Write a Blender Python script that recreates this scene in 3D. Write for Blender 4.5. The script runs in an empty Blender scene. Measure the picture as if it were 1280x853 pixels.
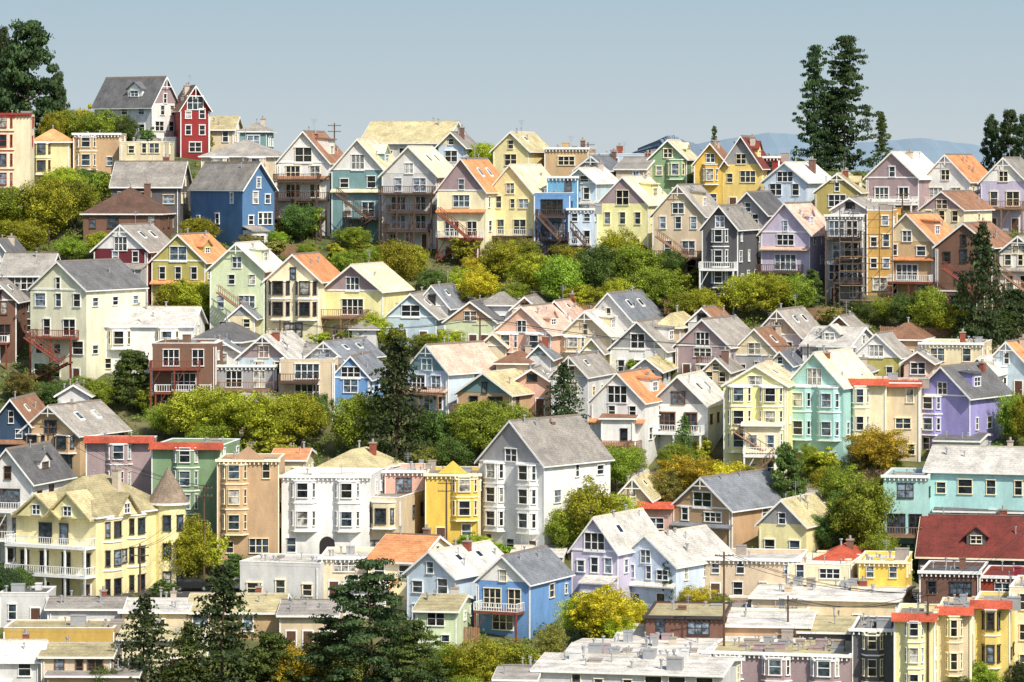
import bpy, math, random
import numpy as np
from mathutils import Vector
F=4800.0; VH=205.0
sc=bpy.context.scene
col=sc.collection
def s2l(c):
    return tuple((x/255/12.92 if x/255<=0.04045 else ((x/255+0.055)/1.055)**2.4) for x in c)
def ss(a,b,x):
    t=max(0,min(1,(x-a)/(b-a))); return t*t*(3-2*t)
TY=[-50,0,300,380,405,433,441,452,472,487,502,518,530,556,570,585,600,640,760,1000,20000]
TZ=[-3,-3,-60,-58.5,-54.7,-49.2,-48.9,-45,-38.9,-34,-28.8,-23.2,-19.3,-11,-6.5,-3,-1.2,-3,-35,-60,-60]
def T(x,y):
    b=float(np.interp(y,TY,TZ))
    b+=3.6*ss(-30,-66,x)*ss(575,606,y)*(1-ss(680,800,y))
    return b
def hit(u,v):
    t=(u-640)/F
    y=372.0
    while y<640:
        if -(v-VH)*y/F<=T(t*y,y): return y
        y+=0.4
    return 600.0
# ---------------------------------------------------------------- materials
MC={}
def newmat(key):
    m=bpy.data.materials.new(key); m.use_nodes=True
    nt=m.node_tree; b=nt.nodes['Principled BSDF']
    return m,nt,b
def N(nt,t,**k):
    n=nt.nodes.new(t)
    for a,v in k.items(): setattr(n,a,v)
    return n
def mathn(nt,op,a,b=None,c=None):
    n=N(nt,'ShaderNodeMath',operation=op)
    for i,x in enumerate((a,b,c)):
        if x is None: continue
        if isinstance(x,(int,float)): n.inputs[i].default_value=x
        else: nt.links.new(x,n.inputs[i])
    return n.outputs[0]
def noise(nt,vec,scale,detail=3,rough=.55):
    n=N(nt,'ShaderNodeTexNoise'); n.inputs['Scale'].default_value=scale; n.inputs['Detail'].default_value=detail
    n.inputs['Roughness'].default_value=rough
    nt.links.new(vec,n.inputs['Vector']); return n.outputs['Fac']
def mapr(nt,val,a,b,c,d):
    n=N(nt,'ShaderNodeMapRange'); nt.links.new(val,n.inputs[0])
    for i,x in enumerate((a,b,c,d)): n.inputs[i+1].default_value=x
    return n.outputs[0]
def scalecol(nt,colr,fac):
    n=N(nt,'ShaderNodeVectorMath',operation='SCALE')
    if isinstance(colr,tuple): n.inputs[0].default_value=colr[:3]
    else: nt.links.new(colr,n.inputs[0])
    nt.links.new(fac,n.inputs['Scale']); return n.outputs[0]
def offs(nt,o,oi):
    a=N(nt,'ShaderNodeVectorMath',operation='ADD'); nt.links.new(o,a.inputs[0])
    c=N(nt,'ShaderNodeCombineXYZ')
    for i in range(3): nt.links.new(mapr(nt,oi.outputs['Random'],0,1,0,37+i*11),c.inputs[i])
    nt.links.new(c.outputs[0],a.inputs[1]); return a.outputs[0]
def wallmat(name,c,k=1.0):
    key='wall_'+name
    if key in MC: return MC[key]
    m,nt,b=newmat(key); tc=N(nt,'ShaderNodeTexCoord'); o=tc.outputs['Object']; oi=N(nt,'ShaderNodeObjectInfo')
    sep=N(nt,'ShaderNodeSeparateXYZ'); nt.links.new(o,sep.inputs[0]); oo=offs(nt,o,oi)
    fr=mathn(nt,'FRACT',mathn(nt,'DIVIDE',sep.outputs[2],0.24))
    lines=mapr(nt,fr,0.0,0.22,0.80,1.0)
    mp=N(nt,'ShaderNodeMapping'); mp.inputs['Scale'].default_value=(1,1,.35); nt.links.new(oo,mp.inputs[0])
    n1=mapr(nt,noise(nt,mp.outputs[0],.9,7,.65),.3,.7,.76,1.08)
    n2=mapr(nt,noise(nt,oo,7,4),.3,.7,.92,1.06)
    base_dirt=mapr(nt,sep.outputs[2],-.5,2.2,.74,1.0)
    orr=mapr(nt,oi.outputs['Random'],0,1,.9,1.06)
    f=mathn(nt,'MULTIPLY',mathn(nt,'MULTIPLY',mathn(nt,'MULTIPLY',mathn(nt,'MULTIPLY',lines,n1),n2),orr),base_dirt)
    out=scalecol(nt,tuple(x*k for x in s2l(c)),f)
    hs=N(nt,'ShaderNodeHueSaturation'); nt.links.new(out,hs.inputs['Color']); nt.links.new(mapr(nt,oi.outputs['Random'],0,1,.485,.515),hs.inputs['Hue']); nt.links.new(hs.outputs[0],b.inputs['Base Color'])
    b.inputs['Roughness'].default_value=.75
    bp=N(nt,'ShaderNodeBump'); bp.inputs['Distance'].default_value=.02; bp.inputs['Strength'].default_value=.6
    nt.links.new(fr,bp.inputs['Height']); nt.links.new(bp.outputs[0],b.inputs['Normal'])
    MC[key]=m; return m
def roofmat(name,c):
    key='roof_'+name
    if key in MC: return MC[key]
    m,nt,b=newmat(key); tc=N(nt,'ShaderNodeTexCoord'); o=tc.outputs['Object']
    sep=N(nt,'ShaderNodeSeparateXYZ'); nt.links.new(o,sep.inputs[0])
    oi=N(nt,'ShaderNodeObjectInfo'); oo=offs(nt,o,oi)
    if name=='tile':
        w=mathn(nt,'FRACT',mathn(nt,'DIVIDE',mathn(nt,'ADD',sep.outputs[0],sep.outputs[1]),0.3))
        lines=mapr(nt,w,0,.5,.5,1.0)
    else:
        w=mathn(nt,'FRACT',mathn(nt,'DIVIDE',sep.outputs[2],0.2))
        lines=mapr(nt,w,0,.35,.74,1.0)
    n1=mapr(nt,noise(nt,oo,.5,7,.7),.32,.68,.58,1.2)
    n2=mapr(nt,noise(nt,oo,5,5,.75),.3,.7,.62,1.32)
    mp=N(nt,'ShaderNodeMapping'); mp.inputs['Scale'].default_value=(3.0,3.0,.3); nt.links.new(oo,mp.inputs[0])
    n3=mapr(nt,noise(nt,mp.outputs[0],1.2,4),.3,.7,.85,1.1)
    orr=mapr(nt,oi.outputs['Random'],0,1,.95,1.42)
    f=mathn(nt,'MULTIPLY',mathn(nt,'MULTIPLY',mathn(nt,'MULTIPLY',mathn(nt,'MULTIPLY',lines,n1),n2),orr),n3)
    out=scalecol(nt,s2l(c),f); nt.links.new(out,b.inputs['Base Color'])
    b.inputs['Roughness'].default_value=.85
    MC[key]=m; return m
def plain(name,c,rough=.7,metal=0,var=.12,srgb=True):
    key=name
    if key in MC: return MC[key]
    m,nt,b=newmat(key); tc=N(nt,'ShaderNodeTexCoord')
    n1=mapr(nt,noise(nt,tc.outputs['Object'],2.5,5),.3,.7,1-var,1+var)
    out=scalecol(nt,s2l(c) if srgb else c,n1); nt.links.new(out,b.inputs['Base Color'])
    b.inputs['Roughness'].default_value=rough; b.inputs['Metallic'].default_value=metal
    MC[key]=m; return m
def glassmat():
    if 'glass' in MC: return MC['glass']
    m,nt,b=newmat('window_glass'); oi=N(nt,'ShaderNodeObjectInfo'); cr=N(nt,'ShaderNodeValToRGB')
    nt.links.new(oi.outputs['Random'],cr.inputs[0]); cr.color_ramp.interpolation='CONSTANT'
    e=cr.color_ramp.elements; e[0].color=(.012,.016,.022,1); e[1].position=.3; e[1].color=(.03,.045,.06,1)
    for p,c in ((.5,(.07,.1,.13,1)),(.64,(.02,.02,.02,1)),(.78,(.3,.29,.26,1)),(.88,(.16,.2,.25,1))):
        x=e.new(p); x.color=c
    tc=N(nt,'ShaderNodeTexCoord'); oo=offs(nt,tc.outputs['Object'],oi)
    f=mapr(nt,noise(nt,oo,1.6,2),.35,.65,.3,1.9)
    nt.links.new(scalecol(nt,cr.outputs[0],f),b.inputs['Base Color'])
    b.inputs['Roughness'].default_value=.12
    b.inputs['Specular IOR Level'].default_value=.6
    MC['glass']=m; return m
def leafmat(name,c):
    key='leaf_'+name
    if key in MC: return MC[key]
    m,nt,b=newmat(key); g=N(nt,'ShaderNodeNewGeometry'); tc=N(nt,'ShaderNodeTexCoord'); oi=N(nt,'ShaderNodeObjectInfo')
    r=mapr(nt,g.outputs['Random Per Island'],0,1,.6,1.45)
    n1=mapr(nt,noise(nt,tc.outputs['Object'],5,2),.35,.65,.6,1.4)
    o=mapr(nt,oi.outputs['Random'],0,1,.68,1.3)
    f=mathn(nt,'MULTIPLY',mathn(nt,'MULTIPLY',r,n1),o)
    base=scalecol(nt,c,f)
    hs=N(nt,'ShaderNodeHueSaturation'); nt.links.new(base,hs.inputs['Color'])
    nt.links.new(mapr(nt,oi.outputs['Random'],0,1,.48,.53),hs.inputs['Hue'])
    nt.links.new(hs.outputs[0],b.inputs['Base Color']); b.inputs['Roughness'].default_value=.6
    b.inputs['Specular IOR Level'].default_value=.2
    tr=N(nt,'ShaderNodeBsdfTranslucent'); nt.links.new(hs.outputs[0],tr.inputs[0])
    mx=N(nt,'ShaderNodeMixShader'); mx.inputs[0].default_value=.35
    nt.links.new(b.outputs[0],mx.inputs[1]); nt.links.new(tr.outputs[0],mx.inputs[2])
    nt.links.new(mx.outputs[0],nt.nodes['Material Output'].inputs[0])
    MC[key]=m; return m
WC=dict(white=(241,240,236),cream=(247,233,198),yellow=(241,216,128),pale_yellow=(245,236,176),gold=(236,200,92),
 blue=(84,124,166),sky_blue=(112,164,208),pale_blue=(206,223,238),teal=(122,158,160),mint=(180,224,220),sage=(150,178,128),
 pale_green=(216,227,188),maroon=(108,38,46),red=(154,50,44),brown=(128,96,78),tan=(204,172,134),beige=(228,211,178),
 pink=(230,188,168),lavender=(206,198,222),purple=(170,160,220),grey=(166,166,168),light_grey=(219,219,218),
 dark_grey=(94,94,98),mauve=(174,153,156),olive=(188,178,104),dark_blue=(58,78,110),green=(138,172,132),ochre=(216,182,96),vanilla=(247,233,178),ivory=(242,240,210))
RC=dict(grey=(150,144,136),dark_grey=(98,97,98),light_grey=(206,201,192),brown=(144,106,82),orange=(214,146,98),cream=(224,211,174),
 khaki=(182,170,130),maroon=(116,50,42),tile=(186,84,58),pinkish=(202,172,154),slate=(118,122,128),dark_brown=(94,70,58))
TRIM=dict(white=(238,238,235),cream=(242,231,200),gold=(206,160,66),brown=(108,74,54),dark=(60,56,56),red=(150,54,44),green=(70,105,76))
def trimmat(n): return plain('trim_'+n,TRIM[n],.6,0,.1)
# ---------------------------------------------------------------- mesh builder
class MB:
    def __init__(s): s.v=[];s.f=[];s.m=[]
    def poly(s,pts,m=0):
        i=len(s.v); s.v+=[tuple(p) for p in pts]; s.f.append(list(range(i,i+len(pts)))); s.m.append(m)
    def box(s,x0,x1,y0,y1,z0,z1,m=0):
        i=len(s.v)
        s.v+=[(x0,y0,z0),(x1,y0,z0),(x1,y1,z0),(x0,y1,z0),(x0,y0,z1),(x1,y0,z1),(x1,y1,z1),(x0,y1,z1)]
        for q in ((0,3,2,1),(4,5,6,7),(0,1,5,4),(1,2,6,5),(2,3,7,6),(3,0,4,7)):
            s.f.append([i+a for a in q]); s.m.append(m)
    def prism(s,pts,d,m=0):
        i=len(s.v); n=len(pts); s.v+=[tuple(p) for p in pts]; s.v+=[(p[0]+d[0],p[1]+d[1],p[2]+d[2]) for p in pts]
        s.f.append([i+k for k in range(n)]); s.m.append(m)
        s.f.append([i+n+k for k in reversed(range(n))]); s.m.append(m)
        for k in range(n):
            a=(k+1)%n; s.f.append([i+a,i+k,i+n+k,i+n+a]); s.m.append(m)
    def beam(s,p,q,w,m=0,w2=None,n=6):
        p=Vector(p);q=Vector(q);d=(q-p).normalized(); a=d.orthogonal().normalized(); b=d.cross(a)
        w2=w if w2 is None else w2; i=len(s.v)
        for c,r in ((p,w),(q,w2)):
            for k in range(n):
                t=2*math.pi*k/n+.785; s.v.append(tuple(c+a*r*math.cos(t)+b*r*math.sin(t)))
        for k in range(n):
            k2=(k+1)%n; s.f.append([i+k,i+k2,i+n+k2,i+n+k]); s.m.append(m)
        s.f.append([i+k for k in reversed(range(n))]); s.m.append(m); s.f.append([i+n+k for k in range(n)]); s.m.append(m)
    def mesh(s,name,mats):
        me=bpy.data.meshes.new(name); me.from_pydata(s.v,[],s.f)
        for mm in mats: me.materials.append(mm)
        me.polygons.foreach_set('material_index',s.m); me.update(); return me
    def obj(s,name,mats,parent=None,loc=(0,0,0),rot=0):
        return mk(name,s.mesh(name,mats),parent,loc,rot)
def mk(name,me,parent=None,loc=(0,0,0),rot=0):
    o=bpy.data.objects.new(name,me); col.objects.link(o); o.location=loc; o.rotation_euler=(0,0,rot)
    if parent: o.parent=parent
    return o
def top(o,label,cat,group=None):
    o['label']=label; o['category']=cat
    if group: o['group']=group
WM={}
def winmesh(w,h,style,trim,cas=.11):
    w=round(w*5)/5; h=round(h*5)/5
    k=(w,h,style,trim,cas)
    if k in WM: return WM[k]
    b=MB(); t=cas; hw=w/2
    b.box(-hw,hw,-.03,.05,0,h,1)
    b.box(-hw-t,-hw,-.11,.04,-.02,h+.02,0); b.box(hw,hw+t,-.11,.04,-.02,h+.02,0)
    b.box(-hw-t-.04,hw+t+.04,-.17,.04,-.13,-.022,0); b.box(-hw-t-.03,hw+t+.03,-.18,.04,h+.022,h+.05+t,0)
    b.box(-hw,hw,-.07,-.032,h*.5-.035,h*.5+.035,0)
    if style>=2:
        for i in range(1,style):
            x=-hw+w*i/style; b.box(x-.05,x+.05,-.09,-.034,.001,h-.001,0)
    me=b.mesh('window',[trimmat(trim),glassmat()]); WM[k]=me; return me
CAS=[.11]
def window(par,x,y,z,rot,w,h,style,trim):
    return mk('window',winmesh(w,h,style,trim,CAS[0]),par,(x,y,z),rot)
def chim(par,x,y,z,h,rng):
    w=rng.uniform(.28,.45)
    b=MB(); b.box(x-w,x+w,y-.35,y+.35,z-1.5,z+h,0); b.box(x-w-.08,x+w+.08,y-.43,y+.43,z+h,z+h+.15,1); b.beam((x,y,z+h+.15),(x,y,z+h+.55),.16,1)
    b.obj('chimney',[rng.choice([plain('brick',(140,76,58),.9,0,.25),plain('stucco_chimney',(196,184,168),.9),plain('brick_dull',(118,88,76),.9,0,.2)]),plain('cap',(160,150,140))],par)
def railing(b,x0,x1,y,z,m=0,h=1.0):
    b.box(x0,x1,y-.04,y+.04,z+h-.08,z+h,m); b.box(x0,x1,y-.03,y+.03,z+.08,z+.14,m)
    n=max(2,int((x1-x0)/.3))
    for i in range(n+1):
        x=x0+(x1-x0)*i/n; w=.05 if i%5 else .08
        b.box(x-w/2,x+w/2,y-.025,y+.025,z+.141,z+h-.081,m)
def railside(b,x,y0,y1,z,m=0,h=1.0):
    b.box(x-.04,x+.04,y0,y1,z+h-.08,z+h-.002,m)
    n=max(2,int((y1-y0)/.3))
    for i in range(n+1):
        y=y0+(y1-y0)*i/n; b.box(x-.025,x+.025,y-.025,y+.025,z+.02,z+h-.081,m)
def deck(par,x0,x1,dep,z,mat,posts=True,rail=None):
    b=MB(); b.box(x0,x1,-dep,-.01,z-.25,z,0)
    n=max(2,int((x1-x0)/2.6)+1)
    if posts:
        for i in range(n):
            x=x0+.12+(x1-x0-.24)*i/(n-1); b.box(x-.1,x+.1,-dep+.05,-dep+.25,-2.5,z-.251,0)
        if posts is True:
            for i in range(n-1):
                xa=x0+.12+(x1-x0-.24)*i/(n-1); b.beam((xa,-dep+.15,max(z-2.4,-1)),(xa+1.2,-dep+.15,z-.3),.06,0,n=4)
    d=b.obj('deck',[mat],par)
    r=MB(); railing(r,x0,x1,-dep+.05,z+.003); railside(r,x0+.04,-dep+.1,-.05,z+.003); railside(r,x1-.04,-dep+.1,-.05,z+.003)
    r.obj('railing',[rail or mat],d)
def stairs(par,x0,x1,y,z0,z1,mat):
    b=MB(); n=max(4,int(abs(z1-z0)/.2)); w=1.0
    for i in range(n):
        t=i/n; x=x0+(x1-x0)*t; z=z0+(z1-z0)*t; dx=(x1-x0)/n
        b.box(min(x,x+dx),max(x,x+dx)+.02,y-w,y,z,z+.09,0)
    for yy in (y-w-.03,y+.03):
        b.beam((x0,yy,z0),(x1,yy,z1),.12,0,n=4); b.beam((x0,yy,z0+1),(x1,yy,z1+1),.05,0,n=4)
        for i in range(0,n+1,2):
            t=i/n; x=x0+(x1-x0)*t; z=z0+(z1-z0)*t; b.box(x-.03,x+.03,yy-.03,yy+.03,z,z+1,0)
    b.obj('staircase',[mat],par)
def baywin(root,loc,rot,bw,zb0,zb1,s0,nst,fh,wm,tm,rm,wtrim,cap=False):
    q=MB(); pr=[(-bw,0,zb0),(-bw*.62,-.85,zb0),(bw*.62,-.85,zb0),(bw,0,zb0)]
    q.prism(pr,(0,0,zb1-zb0),0)
    for zz in [zb0-.12,zb1]+[zb0+fh*i-.1 for i in range(1,nst-s0)]:
        q.prism([(p[0]*1.1,p[1]*1.12+.001,zz) for p in pr],(0,0,.14),1)
    if cap:
        t=[(p[0]*1.1,p[1]*1.12,zb1+.141) for p in pr]; a=(0,0,zb1+1.3)
        for i in range(3): q.poly([t[i],t[i+1],a],2)
    bo=q.obj('bay_window',[wm,tm,rm],root,loc,rot)
    an=math.atan2(.85,bw*.38)
    for st in range(s0,nst):
        zz=st*fh+.95; wh=min(1.7,fh*.55)
        window(bo,0,-.86,zz,0,bw*1.05-.3,wh,1,wtrim)
        for s2 in (-1,1): window(bo,s2*bw*.81,-.43,zz,s2*an,.5,wh,1,wtrim)
FOOT=[]
def house(x0,x1,x2,vt,ve,vb,typ,wall,roof,opts='',Y=None,idx=0):
    rng=random.Random(idx*77+5)
    op={}
    for t in opts.split():
        if '=' in t: k,v=t.split('='); op[k]=v
        else: op[t]=True
    Dt=float(op.get('D',11.5)); trim=op.get('trim','white')
    wtrim=trim
    if trim=='white':
        q_=rng.random(); wtrim='dark' if q_<.14 else 'cream' if q_<.36 else 'brown' if q_<.44 else 'white'
        if 'wt' in op: wtrim='white'
    CAS[0]=rng.choice([.04,.06,.08,.12])
    t0,t1,t2=[(u-640)/F for u in (x0,x1,x2)]
    mir=x2<x0
    if not mir:
        Py=Y or hit(x1,vb); Px=t1*Py; ph=math.atan(t2); k=t2*Py-Px
        a=ph+math.asin(max(-1,min(1,k*math.cos(ph)/Dt))); a=max(.02,min(.9,a))
        den=math.sin(a)-t2*math.cos(a); D=k/den if den>.02 else Dt
        if D>Dt*1.8 or D<2: D=Dt
        W=(Px-t0*Py)/(math.cos(a)+t0*math.sin(a))
        fx=(math.cos(a),-math.sin(a)); C=(Px-fx[0]*W/2,Py-fx[1]*W/2); rot=-a
    else:
        Py=Y or hit(x0,vb); Px=t0*Py; ph=math.atan(t2); k=Px-t2*Py
        a=math.asin(max(-1,min(1,k*math.cos(ph)/Dt)))-ph; a=max(.02,min(.95,a))
        den=math.sin(a)+t2*math.cos(a); D=k/den if den>.02 else Dt
        if D>Dt*1.8 or D<2: D=Dt
        W=(t1*Py-Px)/(math.cos(a)-t1*math.sin(a))
        fx=(math.cos(a),math.sin(a)); C=(Px+fx[0]*W/2,Py+fx[1]*W/2); rot=a
    zb=T(Px,Py); Yc=C[1]
    Yr=Yc+(D/2*math.cos(a) if typ in 'sh' else 0)
    He=-(ve-VH)*Yc/F-zb; Hr=-(vt-VH)*Yr/F-zb
    if typ=='f': Hr=He
    if He<2.4: He=2.4
    if typ!='f' and Hr<He+.5: Hr=He+.5
    FOOT.append((C[0],C[1],rot,W,D))
    root=bpy.data.objects.new(dict(g='gabled_house',s='gabled_house',h='hipped_house',f='flat_roofed_house')[typ],None)
    root.empty_display_size=1; col.objects.link(root); root.location=(C[0],C[1],zb); root.rotation_euler=(0,0,rot)
    nst=max(1,int(round(He/3.05))); fh=He/nst
    wm=wallmat(wall,WC[wall]); rm=roofmat(roof,RC[roof]); tm=trimmat(trim)
    hw=W/2; base=-3.5
    b=MB()
    if typ=='g':
        for yy in (0,D): b.poly([(-hw,yy,base),(hw,yy,base),(hw,yy,He),(0,yy,Hr),(-hw,yy,He)])
        for xx in (-hw,hw): b.poly([(xx,0,base),(xx,D,base),(xx,D,He),(xx,0,He)])
    elif typ=='s':
        for yy in (0,D): b.poly([(-hw,yy,base),(hw,yy,base),(hw,yy,He),(-hw,yy,He)])
        for xx in (-hw,hw): b.poly([(xx,0,base),(xx,D,base),(xx,D,He),(xx,D/2,Hr),(xx,0,He)])
    else:
        for yy in (0,D): b.poly([(-hw,yy,base),(hw,yy,base),(hw,yy,He),(-hw,yy,He)])
        for xx in (-hw,hw): b.poly([(xx,0,base),(xx,D,base),(xx,D,He),(xx,0,He)])
    if typ=='f':
        for (a0,a1,b0,b1) in ((-hw-.02,hw+.02,-.02,.2),(-hw-.02,hw+.02,D-.2,D+.02),(-hw-.02,-hw+.2,.201,D-.201),(hw-.2,hw+.02,.201,D-.201)):
            b.box(a0,a1,b0,b1,He-.34,He+.04)
    b.obj('wall',[wm],root)
    r=MB(); t=.2; oh=rng.uniform(.25,.55); of=rng.uniform(.3,.75)
    tr=MB(); rk_=MB()
    if typ=='g':
        sl=(Hr-He)/hw; xe=hw+oh; ze=He-oh*sl
        r.prism([(0,-of,Hr+t),(xe,-of,ze+t),(xe,-of,ze),(0,-of,Hr),(-xe,-of,ze),(-xe,-of,ze+t)],(0,D+of+.3,0))
        rk_.prism([(-.22,-of-.02,Hr+t-.22*sl+.03),(0,-of-.02,Hr+t+.05),(.22,-of-.02,Hr+t-.22*sl+.03),(0,-of-.02,Hr+t-.1)],(0,D+of+.34,0))
        for sg in (-1,1):
            tr.prism([(0,-of-.07,Hr+t-.03),(sg*xe,-of-.07,ze+t-.03),(sg*xe,-of-.07,ze-.1),(0,-of-.07,Hr-.1)],(0,.065,0))
            tr.box(min(sg*xe,sg*(xe+.1)),max(sg*xe,sg*(xe+.1)),-of,D+.3,ze-.02,ze+.12)
        if rng.random()<.4 or 'band' in op: tr.box(-hw-.02,hw+.02,-.09,-.004,He-.1,He+.1)
        if rng.random()<.3 and hw>2:
            # king-post ornament in the gable peak
            zc=Hr-.45*sl-.1; w_=.95; tr.box(-w_,w_,-of-.06,-of-.01,Hr-w_*sl-.16,Hr-w_*sl-.04); tr.box(-.06,.06,-of-.055,-of-.012,Hr-w_*sl-.5,Hr-.1)
        if rng.random()<.4:
            q=MB(); q.prism([(-hw+.05,-.03,He+.11),(hw-.05,-.03,He+.11),(0,-.03,Hr-.06)],(0,.026,0))
            gc=rng.choice(['tan','brown','mauve','beige','grey','white','teal']); q.obj('gable_shingles',[wallmat(gc,WC[gc])],root)
    elif typ=='s':
        sl=(Hr-He)/(D/2); ye=oh; ze=He-oh*sl; xo=hw+.35
        r.prism([(-xo,D/2,Hr+t),(-xo,-ye,ze+t),(-xo,-ye,ze),(-xo,D/2,Hr),(-xo,D+ye,ze),(-xo,D+ye,ze+t)],(2*xo,0,0))
        rk_.box(-xo-.02,xo+.02,D/2-.16,D/2+.16,Hr+t-.06,Hr+t+.06)
        tr.box(-xo,xo,-ye-.1,-ye-.004,ze-.03,ze+.17)
        for sg in (-1,1):
            for q in (-ye,D+ye):
                tr.prism([(sg*(xo+.004),D/2,Hr+t-.03),(sg*(xo+.004),q,ze+t-.03),(sg*(xo+.004),q,ze-.12),(sg*(xo+.004),D/2,Hr-.12)],(sg*.06,0,0))
    elif typ=='h':
        xo=hw+.4; y0=-.4; y1=D+.4; m=min(hw,D/2)*.95; ze=He-.05
        if hw>D/2: A=(-hw+m,D/2,Hr+t); B=(hw-m,D/2,Hr+t)
        else: A=(0,m,Hr+t); B=(0,D-m,Hr+t)
        e=[(-xo,y0,ze+.15),(xo,y0,ze+.15),(xo,y1,ze+.15),(-xo,y1,ze+.15)]
        if hw>D/2:
            r.poly([e[0],e[1],B,A]);r.poly([e[1],e[2],B]);r.poly([e[2],e[3],A,B]);r.poly([e[3],e[0],A])
        else:
            r.poly([e[0],e[1],A]);r.poly([e[1],e[2],B,A]);r.poly([e[2],e[3],B]);r.poly([e[3],e[0],A,B])
        r.box(-xo+.003,xo-.003,y0+.003,y1-.003,ze,ze+.147)
        tr.box(-xo,xo,y0-.08,y0-.001,ze-.05,ze+.14); tr.box(xo+.001,xo+.08,y0,y1,ze-.05,ze+.14); tr.box(-xo-.08,-xo-.001,y0,y1,ze-.05,ze+.14)
    else:
        r.box(-hw+.2,hw-.2,.2,D-.2,He-.6,He-(.1 if 'low' in op else .35))
        for (a0,a1,b0,b1) in ((-hw-.06,hw+.06,-.06,.22),(-hw-.06,hw+.06,D-.22,D+.06),(-hw-.06,-hw+.22,.221,D-.221),(hw-.22,hw+.06,.221,D-.221)):
            tr.box(a0,a1,b0,b1,He+.045,He+.13)
        if 'corn' in op or rng.random()<.3:
            tr.box(-hw-.25,hw+.25,-.4,-.065,He-.12,He+.2)
            n=int(W/.5)
            for i in range(n): 
                x=-hw+W*(i+.5)/n; tr.box(x-.07,x+.07,-.3,-.045,He-.45,He-.125)
    if rng.random()<.7:
        for sg in (-1,1):
            tr.box(sg*hw-.07,sg*hw+.07,-.05,.07,0,He-.36)
    if rng.random()<.5:
        xd=rng.choice([-1,1])*hw*.93; tr.box(xd-.05,xd+.05,-.14,-.055,0,He-.4)
    rr=r.obj('roof',[rm],root)
    if rk_.v: rk_.obj('ridge_cap',[plain('ridge_'+('a' if roof in('cream','light_grey','khaki') else 'b'),(190,182,164) if roof in('cream','light_grey','khaki') else (120,108,98),.9,0,.2)],rr)
    if 'tiles' in op:
        q=MB(); q.prism([(-hw-.3,-.9,He-.35),(-hw-.3,.1,He+.45),(-hw-.3,.1,He-.35)],(W+.6,0,0)); q.obj('tiled_cornice',[roofmat('tile',RC['tile'])],root)
    if 'ped' in op:
        q=MB(); q.prism([(-hw*.55,-.45,He+.202),(hw*.55,-.45,He+.202),(0,-.45,He+1.7)],(0,.5,0)); q.obj('pediment',[wm],root)
    tr.obj('trim',[tm],root)
    if 'chim' in op or (typ!='f' and rng.random()<.28):
        if typ=='g': chim(rr,(1 if not mir else -1)*hw*rng.uniform(.1,.6),D*rng.uniform(.2,.8),He+(Hr-He)*.6,1.5,rng)
        elif typ=='f': chim(rr,rng.uniform(-.6,.6)*hw,D*.5,He-.3,1.5,rng)
        else: chim(rr,hw*.4,D*.6,Hr-.5,1.2,rng)
    if rng.random()<.35:
        zt=Hr if typ!='f' else He; yy=D*rng.uniform(.3,.7) if typ!='s' else D/2
        q=MB(); q.beam((0.1,yy,zt-.2),(0.1,yy,zt+2.0),.03,n=5)
        for k in range(4): q.beam((.1-.5+.08*k,yy,zt+1.9-.2*k),(.1+.5-.08*k,yy,zt+1.9-.2*k),.018,n=4)
        q.obj('antenna',[plain('galvanised',(170,172,175),.5,.3)],rr)
    sg=-1 if mir else 1
    def slope(tt): return He+(Hr-He)*(1-tt)
    dorm=False
    if typ=='g' and W>5.5 and D>7 and Hr-He>2 and (rng.random()<.4 or 'sd' in op):
        dorm=True; y0=D*rng.uniform(.15,.4); wd=rng.uniform(1.8,4.2); zt=slope(.22); q=MB()
        xa,xb=sg*hw*.3,sg*hw*.76
        if rng.random()<.5 or 'sd' in op:
            wd=min(wd,3.2); yc=y0+wd/2; zw=slope(.76)+(zt-slope(.76))*.6
            q.prism([(xb,y0,slope(.76)),(xb,y0+wd,slope(.76)),(xb,y0+wd,zw),(xb,yc,zt+.1),(xb,y0,zw)],(xa-xb,0,0),0)
            for e_ in (-1,1):
                q.prism([(xb+sg*.25,yc,zt+.32),(xb+sg*.25,yc+e_*(wd/2+.25),zw+.02),(xb+sg*.25,yc+e_*(wd/2+.25),zw-.14),(xb+sg*.25,yc,zt+.14)],(xa-xb-sg*.3,0,0),1)
            hh=zw-slope(.76)
        else:
            q.prism([(xa,y0,slope(.3)+.05),(xb,y0,slope(.76)),(xb,y0,zt-.15),(xa,y0,zt)],(0,wd,0),0)
            q.prism([(xa-sg*.2,y0-.2,zt+.02),(xb+sg*.3,y0-.2,zt-.18),(xb+sg*.3,y0-.2,zt-.02),(xa-sg*.2,y0-.2,zt+.18)],(0,wd+.4,0),1)
            hh=zt-slope(.76)-.15
        do=q.obj('dormer',[wm,rm],root)
        if hh>.7: window(do,xb,y0+wd/2,slope(.76)+.25,sg*math.pi/2,min(1.6,wd-.8),max(.6,min(1.0,hh-.5)),2,wtrim)
    if typ=='g' and not dorm and ('sky' in op or rng.random()<.35):
        for kk in range(rng.choice([1,2])):
            q=MB()
            yy=D*(.25+.35*kk)
            def PS(tt,y,o): return (sg*hw*tt,y,slope(tt)+t+o)
            top4=[PS(.35,yy,.14),PS(.62,yy,.14),PS(.62,yy+1.1,.14),PS(.35,yy+1.1,.14)]
            q.prism([(p[0],p[1],p[2]-.25) for p in top4],(0,0,.25),0)
            q.poly([(p[0]+sg*0.004,p[1],p[2]+.012) for p in [PS(.38,yy+.12,.14),PS(.59,yy+.12,.14),PS(.59,yy+.98,.14),PS(.38,yy+.98,.14)]],1)
            q.obj('skylight',[trimmat('white'),glassmat()],rr)
    nv=rng.randint(2,6) if W<14 else 22
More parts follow.
